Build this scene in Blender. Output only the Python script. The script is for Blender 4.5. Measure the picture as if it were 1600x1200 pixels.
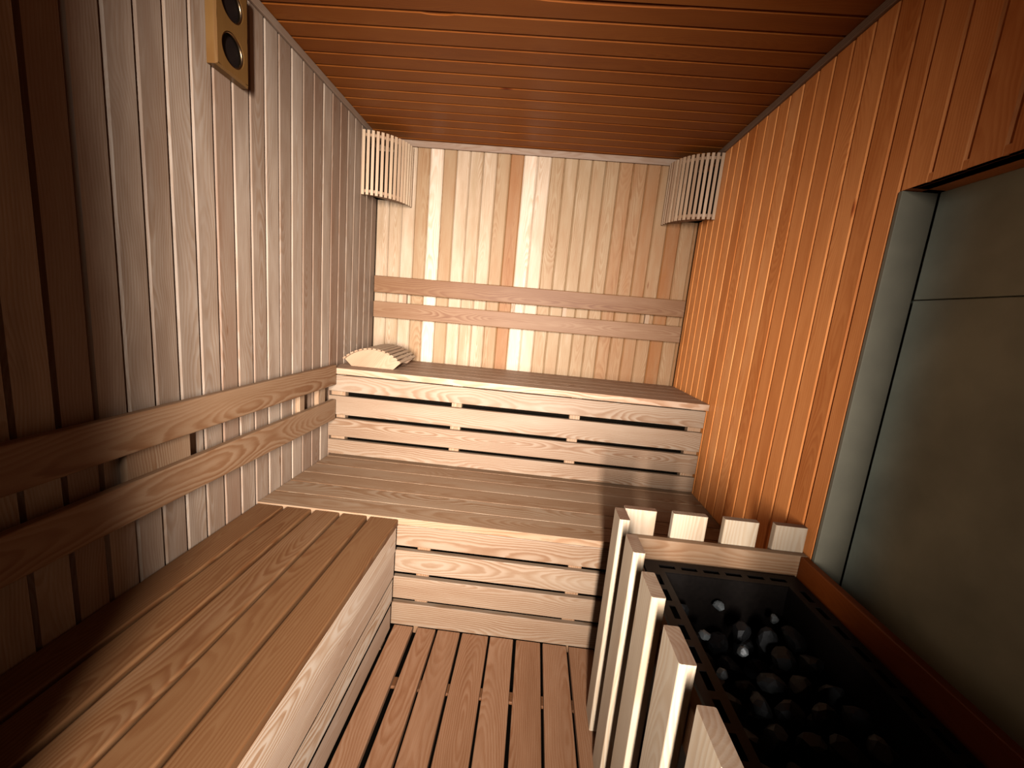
import bpy, math, random
from mathutils import Vector, Matrix
scene = bpy.context.scene
for o in list(bpy.data.objects): bpy.data.objects.remove(o)
C = scene.collection
R = random.Random(7)

# ------------------------------------------------------------------ camera
W, H, FZ = 1.898, 2.204, -0.02            # room width, ceiling height, top of duckboard
YF = -2.62                                 # inner face of the wall with the doorway
cam = bpy.data.cameras.new('camera')
cam.sensor_width = 36.0
cam.lens = 633.52 / 1600 * 36.0
cam.clip_start = 0.02
co = bpy.data.objects.new('camera', cam); C.objects.link(co)
rt = Vector((0.99409233, 0.06012859, 0.09036036)); up = Vector((-0.09913895, 0.16414586, 0.9814416)); fw = Vector((-0.04418042, 0.98460179, -0.16913722))
m = Matrix((rt, up, -fw)).transposed().to_4x4(); m.translation = Vector((1.0205, -2.5235, 1.2639))
co.matrix_world = m
scene.camera = co

# ------------------------------------------------------------------ light
w = bpy.data.worlds.new('world'); scene.world = w; w.use_nodes = True
w.node_tree.nodes['Background'].inputs[0].default_value = (1.0, 0.9, 0.8, 1)
w.node_tree.nodes['Background'].inputs[1].default_value = 0.0
def area(name, loc, target, sx, sy, power, col):
    l = bpy.data.lights.new(name, 'AREA'); l.shape = 'RECTANGLE'; l.size = sx; l.size_y = sy
    l.energy = power; l.color = col
    o = bpy.data.objects.new(name, l); C.objects.link(o)
    o.location = loc
    o.rotation_euler = (Vector(target) - Vector(loc)).to_track_quat('-Z', 'Y').to_euler()
    return o
# area lamp for the anteroom's unseen light source, reaching the sauna through its open doorway
ante_lamp = area('anteroom_light', (1.0, -3.6, 1.36), (.55, 0, .92), 0.13, 1.4, 138, (1.0, 0.95, 0.91))
ante_lamp.data.spread = math.radians(66)
scene.view_settings.view_transform = 'Standard'
scene.view_settings.look = 'None'
scene.view_settings.exposure = 0.0
scene.view_settings.gamma = 1.0
scene.view_settings.use_curve_mapping = False

# ------------------------------------------------------------------ helpers
class MB:
    """collects shapes; every vertex carries grain coordinates (along, across, depth) and a tint vector"""
    def __init__(s): s.v = []; s.f = []; s.g = []; s.t = []; s.sm = []
    def add(s, verts, faces, grains, tint, smooth=False):
        b = len(s.v)
        s.v += [tuple(p) for p in verts]; s.g += [tuple(p) for p in grains]; s.t += [tint] * len(verts)
        for f in faces: s.f.append([i + b for i in f]); s.sm.append(smooth)
    def board(s, o, aL, aW, aT, L, Wd, T, tint=0.5, ch=(.003,)*4, rnd=None, seg=1, notch=None, roundn=2):
        """board: origin corner o, axes along/width/thickness; ch = chamfer at (w0t0, w1t0, w1t1, w0t1)"""
        o = Vector(o); aL = Vector(aL); aW = Vector(aW); aT = Vector(aT)
        cs = []
        corners = [((0, 0), (1, 0), (0, 1)), ((Wd, 0), (0, 1), (-1, 0)), ((Wd, T), (-1, 0), (0, -1)), ((0, T), (0, -1), (1, 0))]
        for (p, nxt, prv), c in zip(corners, ch):
            if c <= 0: cs.append(p); continue
            a = (p[0] + prv[0] * c, p[1] + prv[1] * c); b = (p[0] + nxt[0] * c, p[1] + nxt[1] * c)
            if roundn <= 1: cs += [a, b]
            else:
                cen = (p[0] + (prv[0] + nxt[0]) * c, p[1] + (prv[1] + nxt[1]) * c)
                for k in range(roundn + 1):
                    th = k / roundn * math.pi / 2
                    cs.append((cen[0] - nxt[0] * c * math.cos(th) - prv[0] * c * math.sin(th), cen[1] - nxt[1] * c * math.cos(th) - prv[1] * c * math.sin(th)))
        n = len(cs); V = []; G = []; r0, r1 = (R.random(), R.random()) if rnd is None else rnd
        gm = 1 if R.random() < .5 else -1; gs = R.random() * 4
        for i in range(seg + 1):
            u = L * i / seg
            for (x, y) in cs:
                xx = x
                if notch:
                    for (un, hw, dep) in notch:
                        k = max(0, 1 - ((u - un) / hw) ** 2)
                        if x > Wd * .5: xx = x - dep * k ** .5
                V.append(o + aL * u + aW * xx + aT * y); G.append((gm * u + gs, x - Wd / 2, y))
        F = []
        for i in range(seg):
            for j in range(n):
                k = (j + 1) % n
                F.append([i * n + j, i * n + k, (i + 1) * n + k, (i + 1) * n + j])
        CF = [list(range(n))[::-1], list(range(n, 2 * n))]
        CV = V[:n] + V[seg * n:]; CG = G[:n] + G[seg * n:]
        if aL.cross(aW).dot(aT) < 0: F = [f[::-1] for f in F]; CF = [f[::-1] for f in CF]
        # outline runs (w,t) anticlockwise; extruded along aL = aW x aT
        s.add(V, F, G, (tint, r0, r1)); s.add(CV, CF, CG, (tint - .6, r0, r1))      # end grain is darker
    def box(s, a, b, tint=0.5):
        a = Vector(a); b = Vector(b); d = b - a
        ax = sorted(range(3), key=lambda i: -abs(d[i]))
        e = [Vector((1 if i == k else 0 for i in range(3))) for k in range(3)]
        s.board(a, e[ax[0]], e[ax[1]], e[ax[2]], d[ax[0]], d[ax[1]], d[ax[2]], tint, (0, 0, 0, 0))
    def prism(s, pts, z0, z1, axis='z', org=(0, 0, 0), tint=.5, fr=None):
        """polygon pts (a,b) extruded; fr = (ea, eb, ec) frame vectors"""
        ea, eb, ec = [Vector(q) for q in fr]; org = Vector(org); n = len(pts)
        V = [org + ea * p[0] + eb * p[1] + ec * z for z in (z0, z1) for p in pts]
        G = [(p[0], p[1], z) for z in (z0, z1) for p in pts]
        F = [[j, (j + 1) % n, n + (j + 1) % n, n + j] for j in range(n)] + [list(range(n))[::-1], list(range(n, 2 * n))]
        ar = sum(pts[i][0] * pts[(i + 1) % n][1] - pts[(i + 1) % n][0] * pts[i][1] for i in range(n))
        if (ar > 0) != (ea.cross(eb).dot(ec) > 0): F = [f[::-1] for f in F]
        s.add(V, F, G, (tint, R.random(), R.random()))
    def build(s, name, mat, parent=None, loc=None):
        me = bpy.data.meshes.new(name); me.from_pydata(s.v, [], s.f)
        if loc is not None:
            me.transform(Matrix.Translation(-Vector(loc)))
        ga = me.attributes.new('gr', 'FLOAT_VECTOR', 'POINT'); ga.data.foreach_set('vector', [c for g in s.g for c in g])
        ta = me.attributes.new('tn', 'FLOAT_VECTOR', 'POINT'); ta.data.foreach_set('vector', [c for g in s.t for c in g])
        me.polygons.foreach_set('use_smooth', s.sm); me.materials.append(mat); me.validate(); me.update()
        import bmesh
        bm = bmesh.new(); bm.from_mesh(me); bmesh.ops.recalc_face_normals(bm, faces=bm.faces); bm.to_mesh(me); bm.free()
        o = bpy.data.objects.new(name, me); C.objects.link(o)
        if parent: o.parent = parent
        if loc is not None and not parent: o.location = loc
        return o

X, Y, Z = (1, 0, 0), (0, 1, 0), (0, 0, 1)
def tag(o, label=None, cat=None, group=None, kind=None):
    for k, v in (('label', label), ('category', cat), ('group', group), ('kind', kind)):
        if v: o[k] = v
    return o
def empty(name, label, cat, loc, group=None):
    o = bpy.data.objects.new(name, None); C.objects.link(o); o.location = loc; o.empty_display_size = .1
    return tag(o, label, cat, group)
def part(mb, name, mat, root):
    """child mesh written in world coordinates"""
    o = mb.build(name, mat); o.parent = root
    bpy.context.view_layer.update()
    o.data.transform(root.matrix_world.inverted())
    return o

# ------------------------------------------------------------------ materials
def nt(name):
    m = bpy.data.materials.new(name); m.use_nodes = True; t = m.node_tree
    return m, t, t.nodes['Principled BSDF']
def mk(t, typ, **kw):
    n = t.nodes.new(typ)
    for k, v in kw.items(): setattr(n, k, v)
    return n
def mth(t, op, a, b=None, c=None, clamp=False):
    n = t.nodes.new('ShaderNodeMath'); n.operation = op; n.use_clamp = clamp
    for i, q in enumerate((a, b, c)):
        if q is None: continue
        if isinstance(q, (int, float)): n.inputs[i].default_value = q
        else: t.links.new(q, n.inputs[i])
    return n.outputs[0]
def wood(name, dark, mid, pale, rough=.5, spec=.3, ringw=.0065, ring_amt=.3, fib=.18, bump=.15):
    m, t, B = nt(name); L = t.links.new
    g = mk(t, 'ShaderNodeAttribute', attribute_name='gr'); a = mk(t, 'ShaderNodeAttribute', attribute_name='tn')
    sg = mk(t, 'ShaderNodeSeparateXYZ'); L(g.outputs['Vector'], sg.inputs[0])
    sa = mk(t, 'ShaderNodeSeparateXYZ'); L(a.outputs['Vector'], sa.inputs[0])
    u, v, d = sg.outputs; tint, r0, r1 = sa.outputs
    def noise(su, sv, sd, seed, detail=2):
        cx = mk(t, 'ShaderNodeCombineXYZ')
        L(mth(t, 'ADD', mth(t, 'MULTIPLY', u, su), mth(t, 'MULTIPLY', r0, 37.0 + seed)), cx.inputs[0])
        L(mth(t, 'ADD', mth(t, 'MULTIPLY', v, sv), mth(t, 'MULTIPLY', r1, 23.0 + seed)), cx.inputs[1])
        L(mth(t, 'MULTIPLY', d, sd), cx.inputs[2])
        n = mk(t, 'ShaderNodeTexNoise'); n.inputs['Scale'].default_value = 1; n.inputs['Detail'].default_value = detail
        L(cx.outputs[0], n.inputs['Vector']); return n.outputs['Fac']
    n1 = noise(1.6, 0, 0, 1, 1); n2 = noise(2.3, 0, 0, 9, 1); n3 = noise(9, 30, 30, 17, 3)
    dep = mth(t, 'ADD', mth(t, 'MULTIPLY', mth(t, 'SUBTRACT', n1, .5), .16), mth(t, 'MULTIPLY', mth(t, 'SUBTRACT', r1, .5), .09))
    v2 = mth(t, 'ADD', v, mth(t, 'ADD', mth(t, 'MULTIPLY', mth(t, 'SUBTRACT', r0, .5), .10), mth(t, 'MULTIPLY', mth(t, 'SUBTRACT', n2, .5), .05)))
    dd = mth(t, 'ADD', d, dep)
    r = mth(t, 'SQRT', mth(t, 'ADD', mth(t, 'MULTIPLY', v2, v2), mth(t, 'MULTIPLY', dd, dd)))
    r = mth(t, 'ADD', r, mth(t, 'MULTIPLY', n3, .010))
    ph = mth(t, 'FRACT', mth(t, 'DIVIDE', r, ringw))
    ring = mth(t, 'POWER', ph, 3.0)
    ring = mth(t, 'MULTIPLY', ring, mth(t, 'MULTIPLY', mth(t, 'SUBTRACT', 1.0, ph), 8.0), clamp=True)
    strength = noise(1.5, 12, 12, 31, 2)
    ringm = mth(t, 'MULTIPLY', ring, mth(t, 'MULTIPLY_ADD', strength, 1.8, -.35, clamp=True))
    fiber = noise(14, 700, 700, 41, 2); blot = noise(4, 22, 22, 53, 3)
    ramp = mk(t, 'ShaderNodeValToRGB'); e = ramp.color_ramp.elements
    e[0].position = 0; e[0].color = (*dark, 1); e[1].position = 1; e[1].color = (*pale, 1)
    k = e.new(.5); k.color = (*mid, 1)
    tt = mth(t, 'ADD', tint, mth(t, 'MULTIPLY', mth(t, 'SUBTRACT', blot, .5), .45), clamp=True)
    L(tt, ramp.inputs[0])
    cx = mk(t, 'ShaderNodeCombineXYZ')
    L(mth(t, 'ADD', mth(t, 'MULTIPLY', u, 3.0), mth(t, 'MULTIPLY', r0, 91.0)), cx.inputs[0])
    L(mth(t, 'ADD', mth(t, 'MULTIPLY', v, 14.0), mth(t, 'MULTIPLY', r1, 57.0)), cx.inputs[1]); L(mth(t, 'MULTIPLY', d, 3.0), cx.inputs[2])
    vo = mk(t, 'ShaderNodeTexVoronoi'); vo.inputs['Scale'].default_value = 1; L(cx.outputs[0], vo.inputs['Vector'])
    sv = mk(t, 'ShaderNodeSeparateXYZ'); L(vo.outputs['Color'], sv.inputs[0])
    knot = mth(t, 'MULTIPLY', mth(t, 'MULTIPLY', mth(t, 'SUBTRACT', .10, vo.outputs['Distance']), 14.0, clamp=True), mth(t, 'GREATER_THAN', sv.outputs[0], .93))
    L_knot = mth(t, 'MULTIPLY', knot, .6)
    val = mth(t, 'SUBTRACT', mth(t, 'SUBTRACT', 1.0, L_knot), mth(t, 'ADD', mth(t, 'MULTIPLY', ringm, ring_amt), mth(t, 'MULTIPLY', mth(t, 'SUBTRACT', fiber, .5), fib)))
    sc = mk(t, 'ShaderNodeVectorMath', operation='POWER')
    # late wood is darker and redder: raise blue/green more than red
    vm = mk(t, 'ShaderNodeCombineXYZ')
    L(val, vm.inputs[0]); L(mth(t, 'POWER', val, 1.7), vm.inputs[1]); L(mth(t, 'POWER', val, 2.4), vm.inputs[2])
    t.nodes.remove(sc)
    mul = mk(t, 'ShaderNodeVectorMath', operation='MULTIPLY'); L(ramp.outputs[0], mul.inputs[0]); L(vm.outputs[0], mul.inputs[1])
    L(mul.outputs[0], B.inputs['Base Color'])
    B.inputs['Roughness'].default_value = rough; B.inputs['Specular IOR Level'].default_value = spec
    if bump:
        bn = mk(t, 'ShaderNodeBump'); bn.inputs['Strength'].default_value = bump; bn.inputs['Distance'].default_value = .0006
        L(mth(t, 'ADD', fiber, mth(t, 'MULTIPLY', ringm, -.6)), bn.inputs['Height']); L(bn.outputs[0], B.inputs['Normal'])
    return m
def plain(name, col, rough=.6, metal=0, spec=.5, noise=None, bump=0):
    m, t, B = nt(name)
    B.inputs['Roughness'].default_value = rough; B.inputs['Metallic'].default_value = metal; B.inputs['Specular IOR Level'].default_value = spec
    n = mk(t, 'ShaderNodeTexNoise'); tc = mk(t, 'ShaderNodeTexCoord'); t.links.new(tc.outputs['Object'], n.inputs['Vector'])
    n.inputs['Scale'].default_value = noise[0] if noise else 20; n.inputs['Detail'].default_value = 5
    amt = noise[1] if noise else .1
    rp = mk(t, 'ShaderNodeValToRGB'); e = rp.color_ramp.elements
    e[0].position = .3; e[0].color = (*[c * (1 - amt) for c in col], 1); e[1].position = .7; e[1].color = (*[min(1, c * (1 + amt)) for c in col], 1)
    t.links.new(n.outputs['Fac'], rp.inputs[0]); t.links.new(rp.outputs[0], B.inputs['Base Color'])
    if bump:
        b = mk(t, 'ShaderNodeBump'); b.inputs['Strength'].default_value = bump; b.inputs['Distance'].default_value = .004
        t.links.new(n.outputs['Fac'], b.inputs['Height']); t.links.new(b.outputs[0], B.inputs['Normal'])
    return m
M_wall = wood('wall_cladding_wood', (.085, .034, .015), (.128, .087, .060), (.27, .215, .165), rough=.55, spec=.15, ring_amt=.25, fib=.28)
M_back = wood('golden_cladding_wood', (.115, .044, .012), (.145, .093, .050), (.27, .205, .15), rough=.6, spec=.12, ring_amt=.25, fib=.28)
M_wallr = wood('bounce_tinted_cladding_wood', (.27, .072, .012), (.44, .165, .048), (.52, .25, .10), rough=.42, spec=.15, ring_amt=.22, fib=.25)  # wall wood turned orange to carry bounced light in its colour
M_ceil = wood('ceiling_cladding_wood', (.08, .017, .0018), (.13, .036, .005), (.17, .06, .013), rough=.45, spec=.12, ring_amt=.15, fib=.15)  # wall wood darkened and saturated; the ceiling's bounced light is coloured in
M_bench = wood('bench_wood', (.082, .037, .014), (.135, .079, .044), (.185, .138, .094), rough=.58, spec=.15, ringw=.0075, ring_amt=.42, fib=.15)
M_floor = wood('duckboard_wood', (.09, .036, .014), (.16, .080, .042), (.23, .135, .08), rough=.5, spec=.15, ring_amt=.3, fib=.3)
M_guard = wood('pale_pine', (.095, .052, .032), (.205, .155, .108), (.27, .215, .15), rough=.58, spec=.15, ringw=.009, ring_amt=.22, fib=.08)
M_fascia = wood('pale_fascia_wood', (.092, .050, .027), (.122, .082, .053), (.17, .13, .095), rough=.58, spec=.15, ringw=.0075, ring_amt=.45, fib=.15)
M_pale = wood('pale_bench_wood', (.17, .10, .06), (.27, .195, .14), (.36, .29, .22), rough=.55, spec=.15, ringw=.0075, ring_amt=.5, fib=.15)
M_lath = wood('pale_lath_wood', (.14, .08, .045), (.22, .145, .09), (.27, .20, .13), rough=.5, spec=.15, ring_amt=.15, fib=.1)
M_dial_wood = wood('dark_honey_wood', (.04, .017, .004), (.07, .033, .009), (.10, .05, .018), rough=.35, spec=.2)
M_black = plain('void_shade_black', (.002, .0015, .001), 1., spec=.0)  # black painted in for the shade inside hollows
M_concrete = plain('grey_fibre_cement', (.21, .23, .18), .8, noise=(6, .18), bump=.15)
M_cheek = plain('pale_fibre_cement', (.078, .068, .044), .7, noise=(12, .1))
M_metal = plain('black_enamelled_steel', (.0035, .0025, .002), .4, metal=0, spec=.13, noise=(80, .2))
M_stone = plain('dark_heater_stone', (.0018, .0018, .0019), .6, spec=.25, noise=(30, .5), bump=.6)
M_stone_glint = plain('glint_pale_stone', (.055, .06, .06), .5, noise=(30, .5), bump=.5)
M_dial = plain('dark_dial_face', (.004, .002, .0015), .6, spec=.1)
M_bezel = plain('worn_brass_bezel', (.14, .09, .05), .3, metal=1)

# ------------------------------------------------------------------ room shell
P = .0785; CH = (0, 0, .0065, .0065)
def wall_planks(name, org, along, across, inward, L, total, tints, start=0., pitch=P, T=.014, gap=.0005, mat=M_wall, notches={}):
    """vertical or horizontal tongue and groove boards; front face lies on the wall plane, chamfered both sides"""
    mb = MB(); o = Vector(org); aL = Vector(along); aW = Vector(across); aT = Vector(inward)
    x = start; i = 0
    while x < total - 1e-4:
        a = max(x, 0); b = min(x + pitch, total)
        if b - a > .01:
            tn = tints(i)
            nn = notches.get(i)
            mb.board(o + aW * (a + gap / 2) - aT * T, aL, aW, aT, L, b - a - gap, T, tn, CH, seg=120 if nn else 1, notch=nn, roundn=1)
        x += pitch; i += 1
    # tongue and backing behind the grooves
    q0 = o - aT * (T + .03); 
    mb.board(q0, aL, aW, aT, L, total, .029, .15, (0, 0, 0, 0))
    return mb
def rt_(lo, hi, seed):
    rr = random.Random(seed); return lambda i: rr.uniform(lo, hi)

# back wall, plank by plank; the light's falloff to the right is tinted in
bt = [.66, .62, .72, .40, .98, .42, .70, .60, .66, .42, .12, .95, .82, .46, .48, .50, .44, .42, .22, .26, .18, .30, .06, .34, .2]
mb = wall_planks('wall_back', (0, 0, FZ - .05), Z, X, (0, -1, 0), H - FZ + .05, W, lambda i: bt[i % len(bt)] , start=-.004)
tag(mb.build('wall_back', M_back), kind='structure')
# left wall
mb = wall_planks('wall_left', (0, 0, FZ - .05), Z, (0, -1, 0), X, H - FZ + .05, -YF, rt_(.35, .68, 3), start=-.005)
tag(mb.build('wall_left', M_wall), kind='structure')
# right wall with the cement lined niche behind the heater
NY0, NY1, NZ = -1.378, -2.45, 1.655
mb = wall_planks('wall_right', (W, 0, FZ - .05), Z, (0, -1, 0), (-1, 0, 0), H - FZ + .05, -NY0, rt_(.25, .6, 5), start=-.02)
m2 = wall_planks('wall_right', (W, NY0, NZ), Z, (0, -1, 0), (-1, 0, 0), H - NZ, NY0 - YF, rt_(.25, .5, 6))
for a_ in ('v', 'g', 't', 'sm'): pass
b = len(mb.v); mb.v += m2.v; mb.g += m2.g; mb.t += m2.t; mb.sm += m2.sm; mb.f += [[i + b for i in f] for f in m2.f]
m3 = wall_planks('wall_right', (W, NY1, FZ - .05), Z, (0, -1, 0), (-1, 0, 0), NZ - FZ + .05, NY1 - YF, rt_(.25, .5, 8))
b = len(mb.v); mb.v += m3.v; mb.g += m3.g; mb.t += m3.t; mb.sm += m3.sm; mb.f += [[i + b for i in f] for f in m3.f]
mb.box((W + .001, NY0 - .03, NZ - .0), (W + .12, NY1 - .03, NZ + .02), .3)      # niche head
tag(mb.build('wall_right', M_wallr), kind='structure')
ND = .085
mb = MB()
JZ = 1.392
mb.board((W + ND, NY0 - .018, JZ + .0015), (0, -1, 0), Z, (1, 0, 0), NY0 - NY1 - .018, NZ - JZ - .0015, .012, ch=(.0015,) * 4)
mb.board((W + ND, NY0 - .018, FZ - .05), (0, -1, 0), Z, (1, 0, 0), NY0 - NY1 - .018, JZ - .0015 - FZ + .05, .012, ch=(.0015,) * 4)
mb.board((W + ND + .012, NY0 + .002, FZ - .05), (0, -1, 0), Z, (1, 0, 0), NY0 - NY1 + .02, NZ - FZ + .05, .01, ch=(0,) * 4)
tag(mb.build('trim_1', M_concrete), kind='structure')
mb = MB()
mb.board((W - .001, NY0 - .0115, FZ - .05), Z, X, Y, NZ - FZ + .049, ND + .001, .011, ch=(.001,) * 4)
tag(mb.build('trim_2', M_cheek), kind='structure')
# front wall with the doorway the picture is taken from
DX0, DX1, DZ = .550, 1.46, 2.12
mb = wall_planks('wall_front', (0, YF, FZ - .05), Z, X, Y, H - FZ + .05, DX0, rt_(.3, .6, 11))
for org, L_, tot in (((DX1, YF, FZ - .05), H - FZ + .05, W - DX1), ((DX0, YF, DZ), H - DZ, DX1 - DX0)):
    m2 = wall_planks('wall_front', org, Z, X, Y, L_, tot, rt_(.3, .6, 12))
    b = len(mb.v); mb.v += m2.v; mb.g += m2.g; mb.t += m2.t; mb.sm += m2.sm; mb.f += [[i + b for i in f] for f in m2.f]
tag(mb.build('wall_front', M_wall), kind='structure')
# ceiling boards run across the room
NT = {3: [(1.26, .16, .006)], 11: [(.94, .09, .007)], 2: [(.35, .04, .004)], 1: [(1.0, .1, .006), (1.45, .12, .006)]}
mb = wall_planks('ceiling', (-.02, 0, H), X, (0, -1, 0), (0, 0, -1), W + .04, -YF + .1, rt_(.35, .6, 21), start=-.05, pitch=.084, mat=M_ceil,
                 notches={2: [(.80, .055, .008)], 12: [(.62, .05, .006)], 13: [(1.18, .22, .006)], 14: [(1.5, .15, .004)]})
tag(mb.build('ceiling', M_ceil), kind='structure')
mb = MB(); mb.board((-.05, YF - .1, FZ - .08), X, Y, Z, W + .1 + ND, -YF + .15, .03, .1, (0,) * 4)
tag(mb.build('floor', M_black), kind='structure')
# cornice laths under the ceiling
mb = MB(); mb.board((.008, -.014, H - .036), X, Z, (0, 1, 0), W - .016, .0345, .0135, .4, ch=(.003,) * 4); tag(mb.build('trim_3', M_wall), kind='structure')
mb = MB(); mb.board((.0005, -.016, H - .03), (0, -1, 0), Z, X, -YF - .03, .0285, .012, .45, ch=(.003,) * 4); tag(mb.build('trim_4', M_wall), kind='structure')
mb = MB(); mb.board((W - .0125, -.016, H - .03), (0, -1, 0), Z, X, -YF - .03, .0285, .012, .35, ch=(.003,) * 4); tag(mb.build('trim_5', M_wall), kind='structure')

# ------------------------------------------------------------------ duckboard floor
duck = empty('duckboard', 'brown slatted wooden duckboard covering the floor between the benches and the heater guard', 'duckboard', (1.2, -1.8, FZ - .045))
edges = [.645, .743, .843, .958, 1.061, 1.169, 1.273, 1.381, 1.485, 1.59, 1.695, 1.80, 1.885]
gw = [.020, .009, .010, .008, .012, .010, .009, .005, .008, .009, .009, .009, .0]
prev = .567
for k, e in enumerate(edges):
    mb = MB(); x0 = prev; x1 = e - (gw[k] / 2 if k else 0.0)
    mb.board((x0, -2.58, FZ - .022), Y, X, Z, 2.58 - 1.087, x1 - x0, .022, [.55, .45, .42, .40, .52, .38, .47, .45, .3, .45, .4, .5, .4][k], ch=(.001, .001, .003, .003))
    part(mb, 'slat', M_floor, duck); prev = e + (gw[k] / 2 if k else gw[0])
for yy in (-1.30, -1.75, -2.2):
    mb = MB(); mb.board((.58, yy - .02, FZ - .0495), X, Y, Z, 1.30, .04, .012, -.6); part(mb, 'bearer', M_floor, duck)

# ------------------------------------------------------------------ benches
G2 = .002
def fascia_boards(root, zs, y, x0, x1, tints, T=.02, mat=None):
    for (a, b), tn in zip(zs, tints):
        mb = MB(); mb.board((x0, y + T, a), X, Z, (0, -1, 0), x1 - x0, b - a, T, tn, ch=(.0, .0, .003, .003)); part(mb, 'fascia_board', M_fascia, root)
# upper bench
ub = empty('upper_bench', 'tall upper sauna bench along the back wall, its slatted front rising above the lower bench', 'bench', (W / 2, -.28, .456))
yb = [(-.006, -.1115), (-.115, -.2205), (-.224, -.3295), (-.333, -.4385), (-.442, -.55)]
for k, (a, b) in enumerate(yb):
    mb = MB(); mb.board((.003, b, .888), X, Y, Z, W - .006, a - b, .030, [.0, .05, .0, .1, .15][k], ch=(.0005, .0005, .0015, .0015)); part(mb, 'seat_board', M_pale, ub)
fascia_boards(ub, [(.798, .882), (.676, .774), (.560, .656), (.464, .541)], -.548, .004, W - .014, [.55, .50, .40, .42])
for (a, b) in [(.006, .080), (.634, .686), (1.233, 1.286), (1.820, 1.884)]:
    mb = MB(); mb.board((a, -.5275, .456), Z, X, Y, .4315, b - a, .04, .6); part(mb, 'upright', M_bench, ub)
mb = MB(); mb.board((.004, -.06, .456), Z, X, Y, .4315, .05, .04, .4); part(mb, 'upright', M_bench, ub)
mb = MB(); mb.board((W - .06, -.06, .456), Z, X, Y, .4315, .05, .04, .4); part(mb, 'upright', M_bench, ub)
mb = MB(); mb.box((.004, -.486, .456), (W - .006, -.482, .886)); part(mb, 'shadow_lining', M_black, ub)  # black sheet put in so the front gaps read as deep shade
# lower bench, spans the room
lb = empty('lower_bench', 'wide lower sauna bench across the room, seat at the foot of the taller bench', 'bench', (W / 2, -.6, FZ - .045))
yb = [(-.04, -.2), (-.205, -.37), (-.375, -.555), (-.561, -.664), (-.668, -.771), (-.775, -.877), (-.881, -.984), (-.988, -1.092)]
for k, (a, b) in enumerate(yb):
    mb = MB(); mb.board((.003, b, .424), X, Y, Z, W - .006, a - b, .027, [.5, .5, .5, .5, .6, .5, .65, .55][k], ch=(.001, .001, .0014, .0014)); part(mb, 'seat_board', M_bench, lb)
LF = [(.332, .419), (.218, .312), (.101, .197), (-.018, .081)]
fascia_boards(lb, LF, -1.086, .004, W - .006, [.42, .52, .45, .42])
for a in (.06, .640, 1.240, 1.80):
    mb = MB(); mb.board((a, -1.0655, FZ - .045), Z, X, Y, .424 - FZ + .0445, .052, .04, .4); part(mb, 'upright', M_bench, lb)
for a in (.06, 1.80):
    mb = MB(); mb.board((a, -.12, FZ - .045), Z, X, Y, .424 - FZ + .0445, .052, .04, .4); part(mb, 'upright', M_bench, lb)
mb = MB(); mb.box((.004, -1.024, FZ - .045), (W - .006, -1.020, .422)); part(mb, 'shadow_lining', M_black, lb)  # black sheet standing for the shade behind the lower front
# side bench along the left wall
sb = empty('side_bench', 'long slatted bench along the left wall, running from the lower bench towards the doorway', 'bench', (.3, -1.8, FZ - .045))
SZ = .446
for k, (a, b) in enumerate([(.004, .108), (.121, .221), (.236, .334), (.346, .443), (.456, .566)]):
    mb = MB(); mb.board((a, -2.57, SZ - .027), Y, X, Z, 2.57 - 1.096, b - a, .027, [-.05, -.12, .06, -.1, -.05][k], ch=(.002, .002, .005, .005), roundn=3); part(mb, 'seat_board', M_bench, sb)  # seat tint lowered to paint the weak grazing light on the top
for (a, b), tn in zip([(.320, .4185), (.212, .3145), (.103, .2065), (FZ + .001, .0975)], (.7, .5, .8, .45)):
    mb = MB(); mb.board((.545, -2.57, a), Y, Z, X, 2.57 - 1.11, b - a, .0205 - .0025 * (.317 - a) / .1, tn, ch=(.0005,) * 4); part(mb, 'fascia_board', M_pale, sb)  # paler wood puts the light falling on this face into its colour
mb = MB(); mb.box((.497, -2.56, FZ - .045), (.500, -1.115, SZ - .092)); part(mb, 'shadow_lining', M_black, sb)  # black sheet standing in for the dark under the seat
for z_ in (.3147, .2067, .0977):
    mb = MB(); mb.box((.546, -2.565, z_), (.5625, -1.112, z_ + .005)); part(mb, 'seam_shadow_strip', M_black, sb)  # black filler paints the shadow line in each seam
for yy in (-1.17, -1.75, -2.4):
    mb = MB(); mb.board((.504, yy, FZ - .045), Z, Y, X, SZ - .0275 - FZ + .045, .05, .04, .4); part(mb, 'upright', M_bench, sb)
    mb = MB(); mb.board((.004, yy, SZ - .0275 - .06), X, Y, Z, .498, .04, .059, .35); part(mb, 'crosspiece', M_bench, sb)
    mb = MB(); mb.board((.006, yy + .005, FZ - .045), Z, Y, X, SZ - .09 - FZ + .045, .03, .04, .35); part(mb, 'upright', M_bench, sb)

# ------------------------------------------------------------------ backrests
br = empty('back_wall_backrest', 'two-board wooden backrest across the back wall above the upper bench', 'backrest', (.95, 0, 1.17))
tl = .007
for (z0, z1), tn in zip([(1.322, 1.420), (1.172, 1.268)], (.02, .16)):
    mb = MB(); a = Vector((1, 0, tl)).normalized(); mb.board((.018, -.024, z0), a, Vector((-tl, 0, 1)).normalized(), (0, -1, 0), 1.862, z1 - z0, .02, tn, ch=(.001, .001, .004, .004)); part(mb, 'backrest_board', M_bench, br)
for xx in (.19, .86, 1.172, 1.665):
    mb = MB(); mb.board((xx, -.0005, 1.19), Z, X, (0, -1, 0), .21, .024, .023, .6, ch=(.0,) * 4); part(mb, 'batten', M_bench, br)
lr = empty('side_wall_backrest', 'two-board wooden backrest running along the left wall above the side bench', 'backrest', (0, -1.5, .65))
for (z0, z1), tn in zip([(.832, .934), (.652, .757)], (.34, .42)):
    mb = MB(); mb.board((.022, -2.58, z0), Y, Z, X, 2.58 - .556, z1 - z0, .022, tn, ch=(.001, .001, .005, .005), roundn=3); part(mb, 'backrest_board', M_bench, lr)
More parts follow.
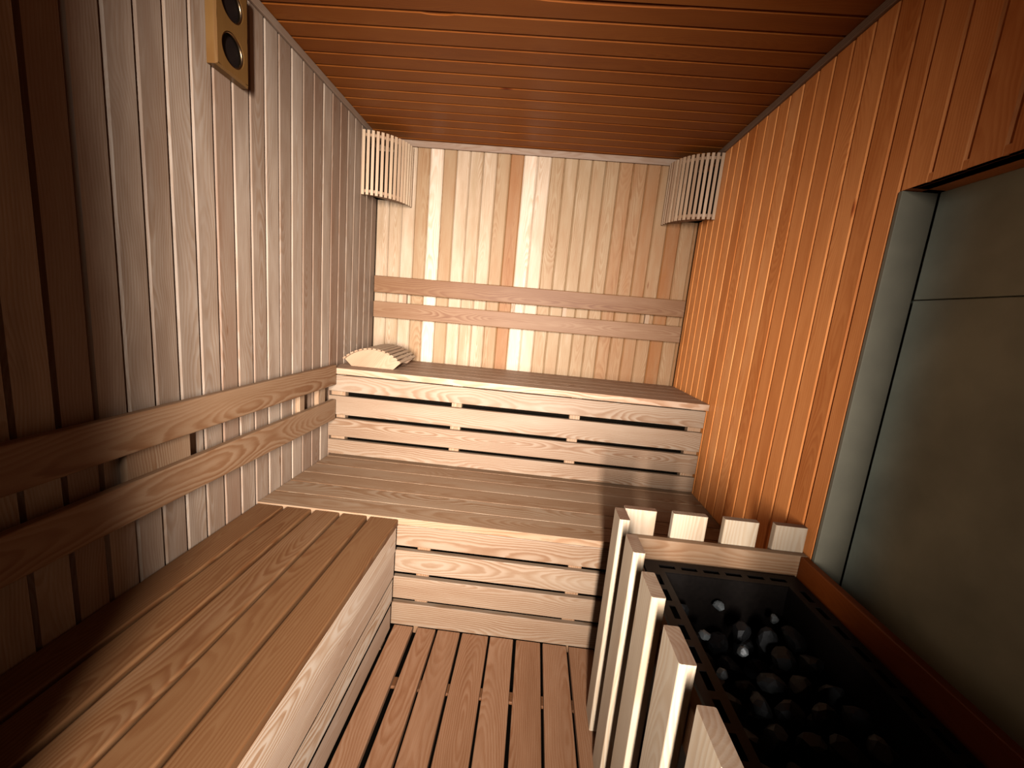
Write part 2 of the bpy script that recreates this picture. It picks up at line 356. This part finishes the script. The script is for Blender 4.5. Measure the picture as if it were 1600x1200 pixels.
for y0, y1 in ((-.62, -.68), (-.80, -.835), (-1.41, -1.60), (-2.3, -2.36)):
    mb = MB(); mb.board((.0005, y1, .67), Z, Y, X, .245, y0 - y1, .021, .62, ch=(0,) * 4); part(mb, 'batten', M_bench, lr)

# ------------------------------------------------------------------ corner lampshades: quarter-round plates carrying curved rows of laths
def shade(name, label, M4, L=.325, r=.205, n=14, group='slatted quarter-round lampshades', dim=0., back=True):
    """local frame: corner at the origin, plates in the xy quadrant, laths along z"""
    root = bpy.data.objects.new(name, None); C.objects.link(root); tag(root, label, 'lampshade', group)
    cut = .155
    pts = [(cut, 0), (r, 0)] + [(r * math.cos(t), r * math.sin(t)) for t in [math.pi / 2 * k / 18 for k in range(1, 18)]] + [(0, r), (0, cut)]
    for z in (.014, L - .028):
        mb = MB(); mb.prism(pts, z, z + .014, fr=(X, Y, Z), tint=.1 - dim); mb.build('end_plate', M_lath, root)
    th0, th1 = -.035, math.pi / 2 + .035
    for k in range(n):
        th = .03 + (math.pi / 2 - .06) * k / (n - 1)
        e = Vector((math.cos(th), math.sin(th), 0)); tn_ = Vector((-math.sin(th), math.cos(th), 0))
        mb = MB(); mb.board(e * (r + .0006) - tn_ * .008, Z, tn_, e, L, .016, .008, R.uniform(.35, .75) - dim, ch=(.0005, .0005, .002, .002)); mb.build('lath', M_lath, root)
    if back:
        mb = MB(); mb.board((.002, .002, .0285), Z, X, Y, L - .057, r - .012, .003, ch=(0,) * 4); mb.board((.002, .0055, .0285), Z, Y, X, L - .057, r - .016, .003, ch=(0,) * 4)
        mb.build('shadow_backing', M_black, root)  # black sheets put in for the dark interior behind the laths
    root.matrix_world = M4
    return root
# left corner: local x -> world +x, y -> world -y
def frame(ex, ey, ez, o):
    m_ = Matrix((Vector(ex), Vector(ey), Vector(ez))).transposed().to_4x4(); m_.translation = Vector(o); return m_
shade('corner_lampshade', 'pale slatted quarter-round lampshade high in the left corner of the back wall', frame((0, -1, 0), (1, 0, 0), (0, 0, 1), (.003, -.015, 1.832)))
shade('corner_lampshade', 'slatted quarter-round lampshade high in the right corner of the back wall', frame((-1, 0, 0), (0, -1, 0), (0, 0, 1), (W - .003, -.015, 1.845)), dim=.35)  # darker tint puts the right corner's weaker light into the laths
# the spare one lies on the upper bench, laths upwards
q = math.radians(3); s2 = math.sqrt(.5)
fx = Vector((s2, 0, s2)); fy = Vector((-s2, 0, s2)); fz = Vector((0, 1, 0))
rot = Matrix.Rotation(q, 4, 'Z')
mm = frame(fx, fy, fz, (0, 0, 0))
shade('corner_lampshade', 'loose slatted lampshade lying on the left end of the upper bench', Matrix.Translation((.186, -.462, .9185 - .155 * s2 + .001)) @ rot @ mm, back=False)

# ------------------------------------------------------------------ thermometer and hygrometer holder
th = empty('thermometer_hygrometer', 'wooden holder with two round dark dials hanging high on the left wall', 'thermometer', (0, -1.2, 1.895))
def ring_pts(cy, cz, rr, n=40): return [(cy + rr * math.cos(2 * math.pi * k / n), cz + rr * math.sin(2 * math.pi * k / n)) for k in range(n)]
y0, y1, z0, z1, T = -1.272, -1.135, 1.897, 2.160, .03
cy = (y0 + y1) / 2
cens = [(cy, 1.968), (cy, 2.090)]
# body: front plate pierced by two holes, built as rings of quads, plus the back and the sides
mb = MB(); rr = .046; n = 40
def frontgrid(mb, xf, cells):
    for (cy_, cz_, a0, a1, b0, b1) in cells:
        V = []; 
        for k in range(n):
            t = 2 * math.pi * k / n; c_, s_ = math.cos(t), math.sin(t)
            V.append((xf, cy_ + rr * c_, cz_ + rr * s_))
        for k in range(n):
            t = 2 * math.pi * k / n; c_, s_ = math.cos(t), math.sin(t)
            q_ = min(((a1 - cy_) / c_ if c_ > 1e-9 else 1e9), ((a0 - cy_) / c_ if c_ < -1e-9 else 1e9), ((b1 - cz_) / s_ if s_ > 1e-9 else 1e9), ((b0 - cz_) / s_ if s_ < -1e-9 else 1e9))
            V.append((xf, cy_ + q_ * c_, cz_ + q_ * s_))
        for k in range(n):
            V.append((xf - .012, V[k][1], V[k][2]))
        F = [[k, (k + 1) % n, n + (k + 1) % n, n + k] for k in range(n)] + [[k, 2 * n + k, 2 * n + (k + 1) % n, (k + 1) % n] for k in range(n)]
        mb.add(V, F, [(p[2], p[1], p[0]) for p in V], (.5, .3, .6))
zm = (cens[0][1] + cens[1][1]) / 2
frontgrid(mb, T, [(cy, cens[0][1], y0 + .006, y1 - .006, z0 + .006, zm), (cy, cens[1][1], y0 + .006, y1 - .006, zm, z1 - .006)])
# bevelled rim and sides down to the wall
ro = [(T, y0 + .006, z0 + .006), (T, y1 - .006, z0 + .006), (T, y1 - .006, z1 - .006), (T, y0 + .006, z1 - .006)]
rm = [(T - .006, y0, z0), (T - .006, y1, z0), (T - .006, y1, z1), (T - .006, y0, z1)]
rb = [(.0006, y0, z0), (.0006, y1, z0), (.0006, y1, z1), (.0006, y0, z1)]
V = ro + rm + rb; F = []
for a_ in (0, 4):
    for k in range(4): F.append([a_ + k, a_ + (k + 1) % 4, a_ + 4 + (k + 1) % 4, a_ + 4 + k])
F.append([8, 9, 10, 11])
mb.add(V, F, [(p[2], p[1], p[0]) for p in V], (.5, .3, .6))
part(mb, 'holder', M_dial_wood, th)
for (c0, c1) in cens:
    mb = MB(); mb.prism(ring_pts(c0, c1, rr - .001), T - .014, T - .0125, fr=((0, 1, 0), (0, 0, 1), (1, 0, 0))); d_ = part(mb, 'dial', M_dial, th)
    mb = MB(); V = []; F = []
    for k in range(n):
        t = 2 * math.pi * k / n
        for (q_, x_) in ((rr - .0005, T - .012), (rr - .0005, T - .002), (rr - .003, T - .001), (rr - .0055, T - .012)):
            V.append((x_, c0 + q_ * math.cos(t), c1 + q_ * math.sin(t)))
    for k in range(n):
        for j in range(4): F.append([k * 4 + j, ((k + 1) % n) * 4 + j, ((k + 1) % n) * 4 + (j + 1) % 4, k * 4 + (j + 1) % 4])
    mb.add(V, F, V, (.5, .5, .5), True)
    o = mb.build('bezel', M_bezel); o.parent = d_; bpy.context.view_layer.update(); o.data.transform(th.matrix_world.inverted())

# ------------------------------------------------------------------ heater guard
gd = empty('heater_guard', 'pale wooden slatted guard fence around the dark sauna heater', 'guard', (1.6, -1.7, FZ))
GT, GB = .715, -.008
def gslat(x0, y0, dx, dy, tn, T=.030, bot=GB):
    mb = MB()
    if dx > dy: mb.board((x0, y0, bot), Z, X, Y, GT - bot, dx, dy, tn, ch=(.003,) * 4)
    else: mb.board((x0, y0, bot), Z, Y, X, GT - bot, dy, dx, tn, ch=(.003,) * 4)
    part(mb, 'slat', M_guard, gd)
for k, (a, b) in enumerate([(-1.425, -1.350), (-1.590, -1.503), (-1.752, -1.665), (-1.916, -1.828), (-2.076, -1.988)]):
    gslat(1.315, a, .030, b - a, [.6, .7, .8, .7, .8][k])
for k, (a, b) in enumerate([(1.347, 1.443), (1.493, 1.596), (1.647, 1.748), (1.797, 1.890)]):
    gslat(a, -1.3495, b - a, .022, [.5, .72, .75, .6][k])
for k, (a, b) in enumerate([(1.36, 1.455), (1.51, 1.605), (1.655, 1.755), (1.797, 1.890)]):
    gslat(a, -2.098, b - a, .022, .6)
def rail(a, b, ax, tn, mat=M_bench):
    mb = MB(); a = Vector(a); d = Vector(b) - a
    if ax == 'x': mb.board(a, X, Z, Y, d.x, d.z, d.y, tn)
    else: mb.board(a, Y, Z, X, d.y, d.z, d.x, tn)
    part(mb, 'rail', mat, gd)
for z0, z1 in ((.552, .637), (.08, .15)):
    rail((1.3465, -1.3735, z0), (1.890, -1.3505, z1), 'x', .5)
    rail((1.3465, -2.0755, z0), (1.890, -2.0525, z1), 'x', .45)
    rail((1.3460, -2.050, z0), (1.3690, -1.376, z1), 'y', .3)
    rail((1.8680, -2.050, z0), (1.8905, -1.376, z1), 'y', -.2, M_ceil)  # dark ceiling wood paints the shade on this rail

# ------------------------------------------------------------------ heater
ht = empty('sauna_heater', 'black steel electric sauna heater inside the wooden guard', 'heater', (1.63, -1.71, FZ))
HX0, HX1, HY0, HY1, HT = 1.405, 1.855, -2.015, -1.392, .580
def slotted(mb, x0, x1, y0, y1, along, t=.002):
    """flat strip with a row of rectangular openings"""
    L_ = (x1 - x0) if along == 'x' else (y1 - y0); Wd = (y1 - y0) if along == 'x' else (x1 - x0)
    pit = .0635; k = int((L_ - .01) / pit); st = (L_ - k * pit + .018) / 2; s0, s1 = Wd / 2 - .0075, Wd / 2 + .0075
    def bx(a0, a1, b0, b1):
        if along == 'x': mb.box((x0 + a0, y0 + b0, HT - t), (x0 + a1, y0 + b1, HT))
        else: mb.box((x0 + b0, y0 + a0, HT - t), (x0 + b1, y0 + a1, HT))
    bx(0, L_, 0, s0); bx(0, L_, s1, Wd); c = 0
    for i in range(k):
        a = st + i * pit; bx(c, a, s0, s1); c = a + pit - .018
    bx(c, L_, s0, s1)
mb = MB(); fw_ = .052
slotted(mb, HX0, HX1, HY1 - fw_, HY1, 'x'); slotted(mb, HX0, HX1, HY0, HY0 + fw_, 'x')
slotted(mb, HX0, HX0 + fw_, HY0 + fw_, HY1 - fw_, 'y'); slotted(mb, HX1 - fw_, HX1, HY0 + fw_, HY1 - fw_, 'y')
part(mb, 'top_frame', M_metal, ht)
mb = MB()
for (a, b) in (((HX0, HY0), (HX1, HY0 + .0015)), ((HX0, HY1 - .0015), (HX1, HY1)), ((HX0, HY0), (HX0 + .0015, HY1)), ((HX1 - .0015, HY0), (HX1, HY1))):
    mb.box((*a, .09), (*b, HT - .002))
i_ = fw_
for (a, b) in (((HX0 + i_, HY0 + i_), (HX1 - i_, HY0 + i_ + .0015)), ((HX0 + i_, HY1 - i_ - .0015), (HX1 - i_, HY1 - i_)), ((HX0 + i_, HY0 + i_), (HX0 + i_ + .0015, HY1 - i_)), ((HX1 - i_ - .0015, HY0 + i_), (HX1 - i_, HY1 - i_))):
    mb.box((*a, .30), (*b, HT - .002))
mb.box((HX0, HY0, .088), (HX1, HY1, .0905)); mb.box((HX0 + i_, HY0 + i_, .298), (HX1 - i_, HY1 - i_, .3))
part(mb, 'casing', M_metal, ht)
for x_ in (HX0 + .03, HX1 - .06):
    for y_ in (HY0 + .03, HY1 - .06):
        mb = MB(); mb.box((x_, y_, FZ + .0005), (x_ + .03, y_ + .03, .0875)); part(mb, 'foot', M_metal, ht)

# ------------------------------------------------------------------ heater stones
import bmesh
def stone_mesh(seed, r):
    rr_ = random.Random(seed); bm = bmesh.new(); bmesh.ops.create_icosphere(bm, subdivisions=2, radius=1)
    ax = [Vector((rr_.gauss(0, 1), rr_.gauss(0, 1), rr_.gauss(0, 1))).normalized() for _ in range(11)]
    cutd = [rr_.uniform(.60, .88) for _ in ax]; sc_ = (rr_.uniform(.85, 1.15), rr_.uniform(.8, 1.0), rr_.uniform(.65, .85))
    for v_ in bm.verts:
        for a_, c_ in zip(ax, cutd):
            e_ = v_.co.dot(a_) - c_
            if e_ > 0: v_.co -= a_ * e_
        v_.co = Vector((v_.co.x * sc_[0], v_.co.y * sc_[1], v_.co.z * sc_[2])) * r
    me = bpy.data.meshes.new('heater_stone'); bm.to_mesh(me); bm.free(); me.materials.append(M_stone); return me
SM = [stone_mesh(k, .033) for k in range(7)]
SP = [stone_mesh(20 + k, .016) for k in range(3)]
for me_ in SP: me_.materials.clear(); me_.materials.append(M_stone_glint)  # small pale stones put in as painted glints among the dark ones
special = {(1.598, -1.628): 'small stone coloured pale to stand for the brightest glint, near the middle of the heater',
           (1.607, -1.472): 'small stone in the heater coloured pale as a painted glint, nearest the back rail of the guard',
           (1.519, -1.593): 'small grey pebble in the heater beside its left slotted strip, behind another pebble',
           (1.516, -1.703): 'small stone painted as a glint, beside the left slotted strip, nearest the camera of all such stones',
           (1.744, -1.500): 'small stone in the heater coloured pale for a glint, rightmost of the painted glints'}
pos = [(x_, y_, .514, special[(x_, y_)]) for (x_, y_) in special]
rs = random.Random(4)
xs = [1.497 + .066 * i for i in range(5)]; ys = [-1.488 - .070 * j for j in range(7)]
for j, y_ in enumerate(ys):
    for i, x_ in enumerate(xs):
        p_ = (x_ + rs.uniform(-.004, .004), y_ + rs.uniform(-.004, .004))
        if min((p_[0] - a_[0]) ** 2 + (p_[1] - a_[1]) ** 2 for a_ in special) ** .5 < .053: continue
        pos.append((p_[0], p_[1], .50 + rs.uniform(-.008, .006), None))
for j, y_ in enumerate(ys[:-1]):
    for i, x_ in enumerate(xs[:-1]):
        pos.append((x_ + .034, y_ - .035, .436, None))
for k, (x_, y_, z_, lab) in enumerate(pos):
    o = bpy.data.objects.new('heater_stone', (SP[k % 3] if lab else SM[k % 7])); C.objects.link(o); o.location = (x_, y_, z_)
    o.rotation_euler = (rs.uniform(0, 6), rs.uniform(0, 6), rs.uniform(0, 6)) if not lab else (rs.uniform(-.6, .6), rs.uniform(-.6, .6), rs.uniform(0, 6))
    tag(o, lab or 'dark stone among those filling the sauna heater, lost in its shade', 'stone', 'stones in the sauna heater')
